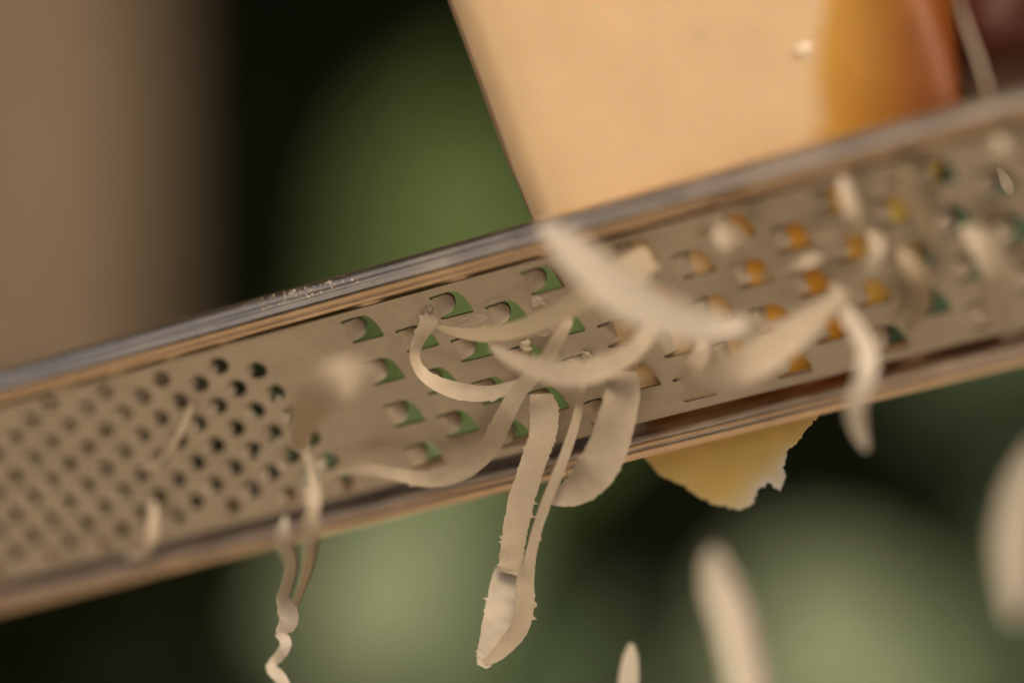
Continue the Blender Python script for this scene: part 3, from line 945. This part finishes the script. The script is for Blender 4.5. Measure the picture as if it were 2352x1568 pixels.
# ------------------------------------------------------------------ the hand that holds the cheese
def hand():
    vs_, es, rad = [], [], []
    def v(px, py, Y, r):
        vs_.append(W(P(px, py, Y))); rad.append(r * MM); return len(vs_) - 1
    def chain(a, pts):
        for p in pts:
            i = v(*p); es.append((a, i)); a = i
        return a
    wrist = v(3300, -760, 60, 26)
    palm = v(3000, -620, 48, 26); es.append((wrist, palm))
    roots = [((2820, -420, 30), [(2640, -330, 22, 12), (2430, -220, 20, 12.5), (2322, -60, 18, 12.5), (2288, 80, 16, 12), (2284, 215, 14, 10.4)]),
             ((2780, -560, 42), [(2560, -480, 34, 10), (2390, -400, 40, 9.5), (2300, -300, 50, 9), (2290, -180, 58, 8.4)]),
             ((2800, -700, 52), [(2600, -680, 56, 9.5), (2430, -640, 66, 9), (2330, -560, 76, 8.5), (2320, -450, 82, 7.8)]),
             ((2860, -820, 62), [(2700, -840, 72, 8.5), (2560, -820, 84, 8), (2460, -760, 92, 7.4), (2440, -680, 96, 6.6)])]
    for (rx, ry, ry2), pts in roots:
        k = v(rx, ry, ry2, 13); es.append((palm, k)); chain(k, pts)
    th = v(3000, -420, 24, 15); es.append((palm, th))
    chain(th, [(2860, -230, 0, 12), (2700, -330, -22, 11), (2500, -420, -34, 10), (2380, -470, -36, 8.5)])
    me = bpy.data.meshes.new('hand')
    o0 = vs_[1].copy()
    me.from_pydata([tuple(p - o0) for p in vs_], es, [])
    tmp = link('tmp_hand', me)
    sk = tmp.modifiers.new('skin', 'SKIN')
    for i, r_ in enumerate(rad):
        me.skin_vertices[0].data[i].radius = (r_, r_)
    me.skin_vertices[0].data[0].use_root = True
    sk.use_smooth_shade = True
    sb = tmp.modifiers.new('sub', 'SUBSURF'); sb.levels = 2
    dg = bpy.context.evaluated_depsgraph_get()
    out = bpy.data.meshes.new_from_object(tmp.evaluated_get(dg))
    bpy.data.objects.remove(tmp)
    out.name = 'hand'
    return out, o0
me, o0 = hand()
m, t, b = nodes('skin')
n = noise_tex(t, 220, 6, 0.6)
c = ramp(t, n.outputs['Fac'], [(0.3, (0.075, 0.016, 0.008)), (0.7, (0.10, 0.022, 0.010))])  # deep shade on the fingers put into the skin colour
t.links.new(c.outputs[0], b.inputs['Base Color'])
b.inputs['Roughness'].default_value = 0.5
b.inputs['Subsurface Weight'].default_value = 0.2
b.inputs['Subsurface Scale'].default_value = 0.003
bump(t, b, n.outputs['Fac'], 0.3, 0.0003)
h = link('person', me, None, m); h.location = o0
prop(h, 'fingers of a hand holding the cheese, painted dark as in shade, blurred in the top right corner', 'person')
ribbon('cheese_shred', [(2195, -40, -32, 5, 0), (2212, 30, -32, 8, 0), (2240, 110, -33, 10, 0), (2262, 180, -34, 9, 0), (2278, 235, -34, 6, 0)], sh, 'thin blurred thread of cheese in front of the fingers at top right', None, n=40, seed=60)

# ------------------------------------------------------------------ smears on the metal
def smear(px, py, w, h, seed, label, k=40):
    c = Vector(uv(px, py))
    ol = []
    for i in range(k):
        a = 2 * math.pi * i / k
        rr = 1 + 0.55 * noise.noise(Vector((math.cos(a) * 1.4, math.sin(a) * 1.4, seed))) + 0.35 * noise.noise(Vector((math.cos(a) * 5, math.sin(a) * 5, seed)))
        ol.append(Vector((w * rr * math.cos(a), h * rr * math.sin(a))))
    e = [(i, (i + 1) % k) for i in range(k)]
    g = list(ol)
    for i in range(220):
        g.append(Vector((random.uniform(-w, w) * 1.3, random.uniform(-h, h) * 1.3)))
    ov_, _, of_, *_ = delaunay_2d_cdt(g, e, [], 1, 1e-5)
    def zf(x, y):
        return plate_n(c.y + y) + 0.10 + 0.13 * noise.noise(Vector((x * 1.1, y * 3.0, seed))) + 0.08 * noise.noise(Vector((x * 4, y * 7, seed + 2)))
    me = two_sided('cheese_smear', [(p.x, p.y) for p in ov_], [tuple(f) for f in of_], zf, 0.12)
    o = link('cheese_smear', me, None, M['film'])
    o.matrix_world = Matrix.Translation(W(local(c.x, c.y, 0.0))) @ frame
    return prop(o, label, 'cheese smear', 'smears of cheese on the grater')
M['film'] = shred_mat('greasy_film', (0.66, 0.56, 0.43), 0.2)
smear(1085, 735, 2.6, 0.7, 1.0, 'wrinkled smear between the two uppermost rows of green holes')
smear(1240, 690, 1.2, 0.8, 2.0, 'small smooth dab under the highest green hole')
smear(1130, 690, 1.5, 0.35, 3.0, 'short wrinkled smear left of the third upper green hole')
smear(1260, 765, 1.8, 0.4, 4.0, 'thin smear left of the hole where the long ribbon starts')

def rail_crumbs():
    from mathutils.bvhtree import BVHTree
    bpy.context.view_layer.update()
    rl = [o for o in grater.children if o.name.startswith('rail')][0]
    tree = BVHTree.FromObject(rl, bpy.context.evaluated_depsgraph_get())
    inv = rl.matrix_world.inverted()
    b = bmesh.new(); rnd = random.Random(4)
    for k in range(110):
        t_ = min(1, max(0, rnd.gauss(0.5, 0.27)))
        x = 560 + 260 * t_
        y = 703 - 0.275 * (x - 560) + rnd.uniform(-6, 22)
        o_ = inv @ (CAM * MM + BASE); d_ = (inv.to_3x3() @ ray(x, y)).normalized()
        hit, nn, idx, dist = tree.ray_cast(o_, d_)
        if hit is None: continue
        rr = rnd.uniform(0.05, 0.19) * MM
        mt = Matrix.Translation(hit) @ Matrix.Rotation(rnd.uniform(0, 6), 4, Vector((rnd.random(), rnd.random(), rnd.random()))) @ Matrix.Diagonal((rr * rnd.uniform(1, 2.4), rr * rnd.uniform(.6, 1.2), rr * .4, 1))
        g_ = bmesh.ops.create_icosphere(b, subdivisions=1, radius=1, matrix=mt)
        for v in g_['verts']: v.co += Vector((rnd.uniform(-1, 1), rnd.uniform(-1, 1), rnd.uniform(-1, 1))) * rr * 0.5
    me = bpy.data.meshes.new('crumbs'); b.to_mesh(me); b.free()
    o = link('cheese_crumbs', me, None, pale)
    o.matrix_world = rl.matrix_world.copy()
    prop(o, 'fine crumbs smeared along the top of the upper rail', 'crumbs', kind='stuff')
rail_crumbs()

# ------------------------------------------------------------------ unseen tree added to shape the light: its crown keeps most of the sky behind the grater off the metal
def tree():
    root = link('tree', None); root.location = (3.3, 4.3, 0)
    prop(root, 'leafy tree standing beyond the hedge and reaching over the place', 'tree')
    vs_, fs = [], []
    def limb(a, c_, r0, r1, seg=8):
        n0 = len(vs_); d_ = (c_ - a).normalized(); x = d_.orthogonal(); y = d_.cross(x)
        for i in range(seg + 1):
            s_ = i / seg; p = a.lerp(c_, s_) + Vector((0.1 * noise.noise(a + Vector((s_ * 2, 0, 0))), 0.1 * noise.noise(c_ + Vector((0, s_ * 2, 0))), 0)) * math.sin(math.pi * s_)
            rr = r0 + (r1 - r0) * s_
            for k in range(8):
                g_ = 2 * math.pi * k / 8
                vs_.append(p + (x * math.cos(g_) + y * math.sin(g_)) * rr)
        for i in range(seg):
            for k in range(8):
                q = n0 + i * 8 + k; q2 = n0 + i * 8 + (k + 1) % 8
                fs.append((q, q2, q2 + 8, q + 8))
    limb(Vector((0, 0, 0)), Vector((-.3, -.2, 3.0)), .2, .14)
    rnd = random.Random(8); cl = []
    for k in range(290):
        c_ = Vector((rnd.uniform(-8.0, 1.6), rnd.uniform(-7.2, 1.5), rnd.uniform(3.2, 4.9)))
        if c_.y + 4.3 < -0.7 and c_.x + 3.3 > -1.6: continue  # crown left open here so the sun gets through
        if -0.9 < c_.y + 4.3 < 1.5 and c_.x + 3.3 < -1.3: continue  # gap shaped to let sky highlight the left of the rails
        if c_.x + 3.3 < -3.6: continue
        cl.append(c_)
        if k % 6 == 0: limb(Vector((-.3, -.2, 2.9)), c_, .06, .015)
    link('trunk', mesh('trunk', vs_, fs), root, M['bark'])
    vs_, fs = [], []
    for c_ in cl:
        for k in range(330):
            p = c_ + Vector((rnd.gauss(0, .36), rnd.gauss(0, .36), rnd.gauss(0, .24)))
            d1 = Vector((rnd.gauss(0, 1), rnd.gauss(0, 1), rnd.gauss(0, .5))).normalized()
            d2 = d1.cross(Vector((rnd.gauss(0, .4), rnd.gauss(0, .4), 1))).normalized(); L = rnd.uniform(.04, .08)
            q = len(vs_); vs_ += [p - d1 * L, p + d2 * L * .45, p + d1 * L, p - d2 * L * .45]; fs.append((q, q + 1, q + 2, q + 3))
    link('crown', mesh('crown', vs_, fs, False), root, M['crown'])
tree()

for k, (px, py, sz) in enumerate([(622, 880, .45), (640, 915, .5), (655, 960, .6), (668, 1000, .5), (700, 1035, .9), (712, 1050, .6), (735, 1075, .9), (640, 1010, .5), (600, 1040, .5), (575, 1005, .4), (585, 955, .5), (648, 1075, .6), (560, 870, .35)]):
    crumb(px, py, 0.2, sz, 7.0 + k * 0.7, ['small crumb lodged among the last fine teeth, near the upper end of their column', 'pale crumb lodged among the last fine teeth, near the middle of their column', 'pale crumb lodged at the lower right corner of the fine teeth'][0 if py < 930 else 1 if py < 1008 else 2], group='crumbs lodged in the last columns of fine teeth', mat=pale)
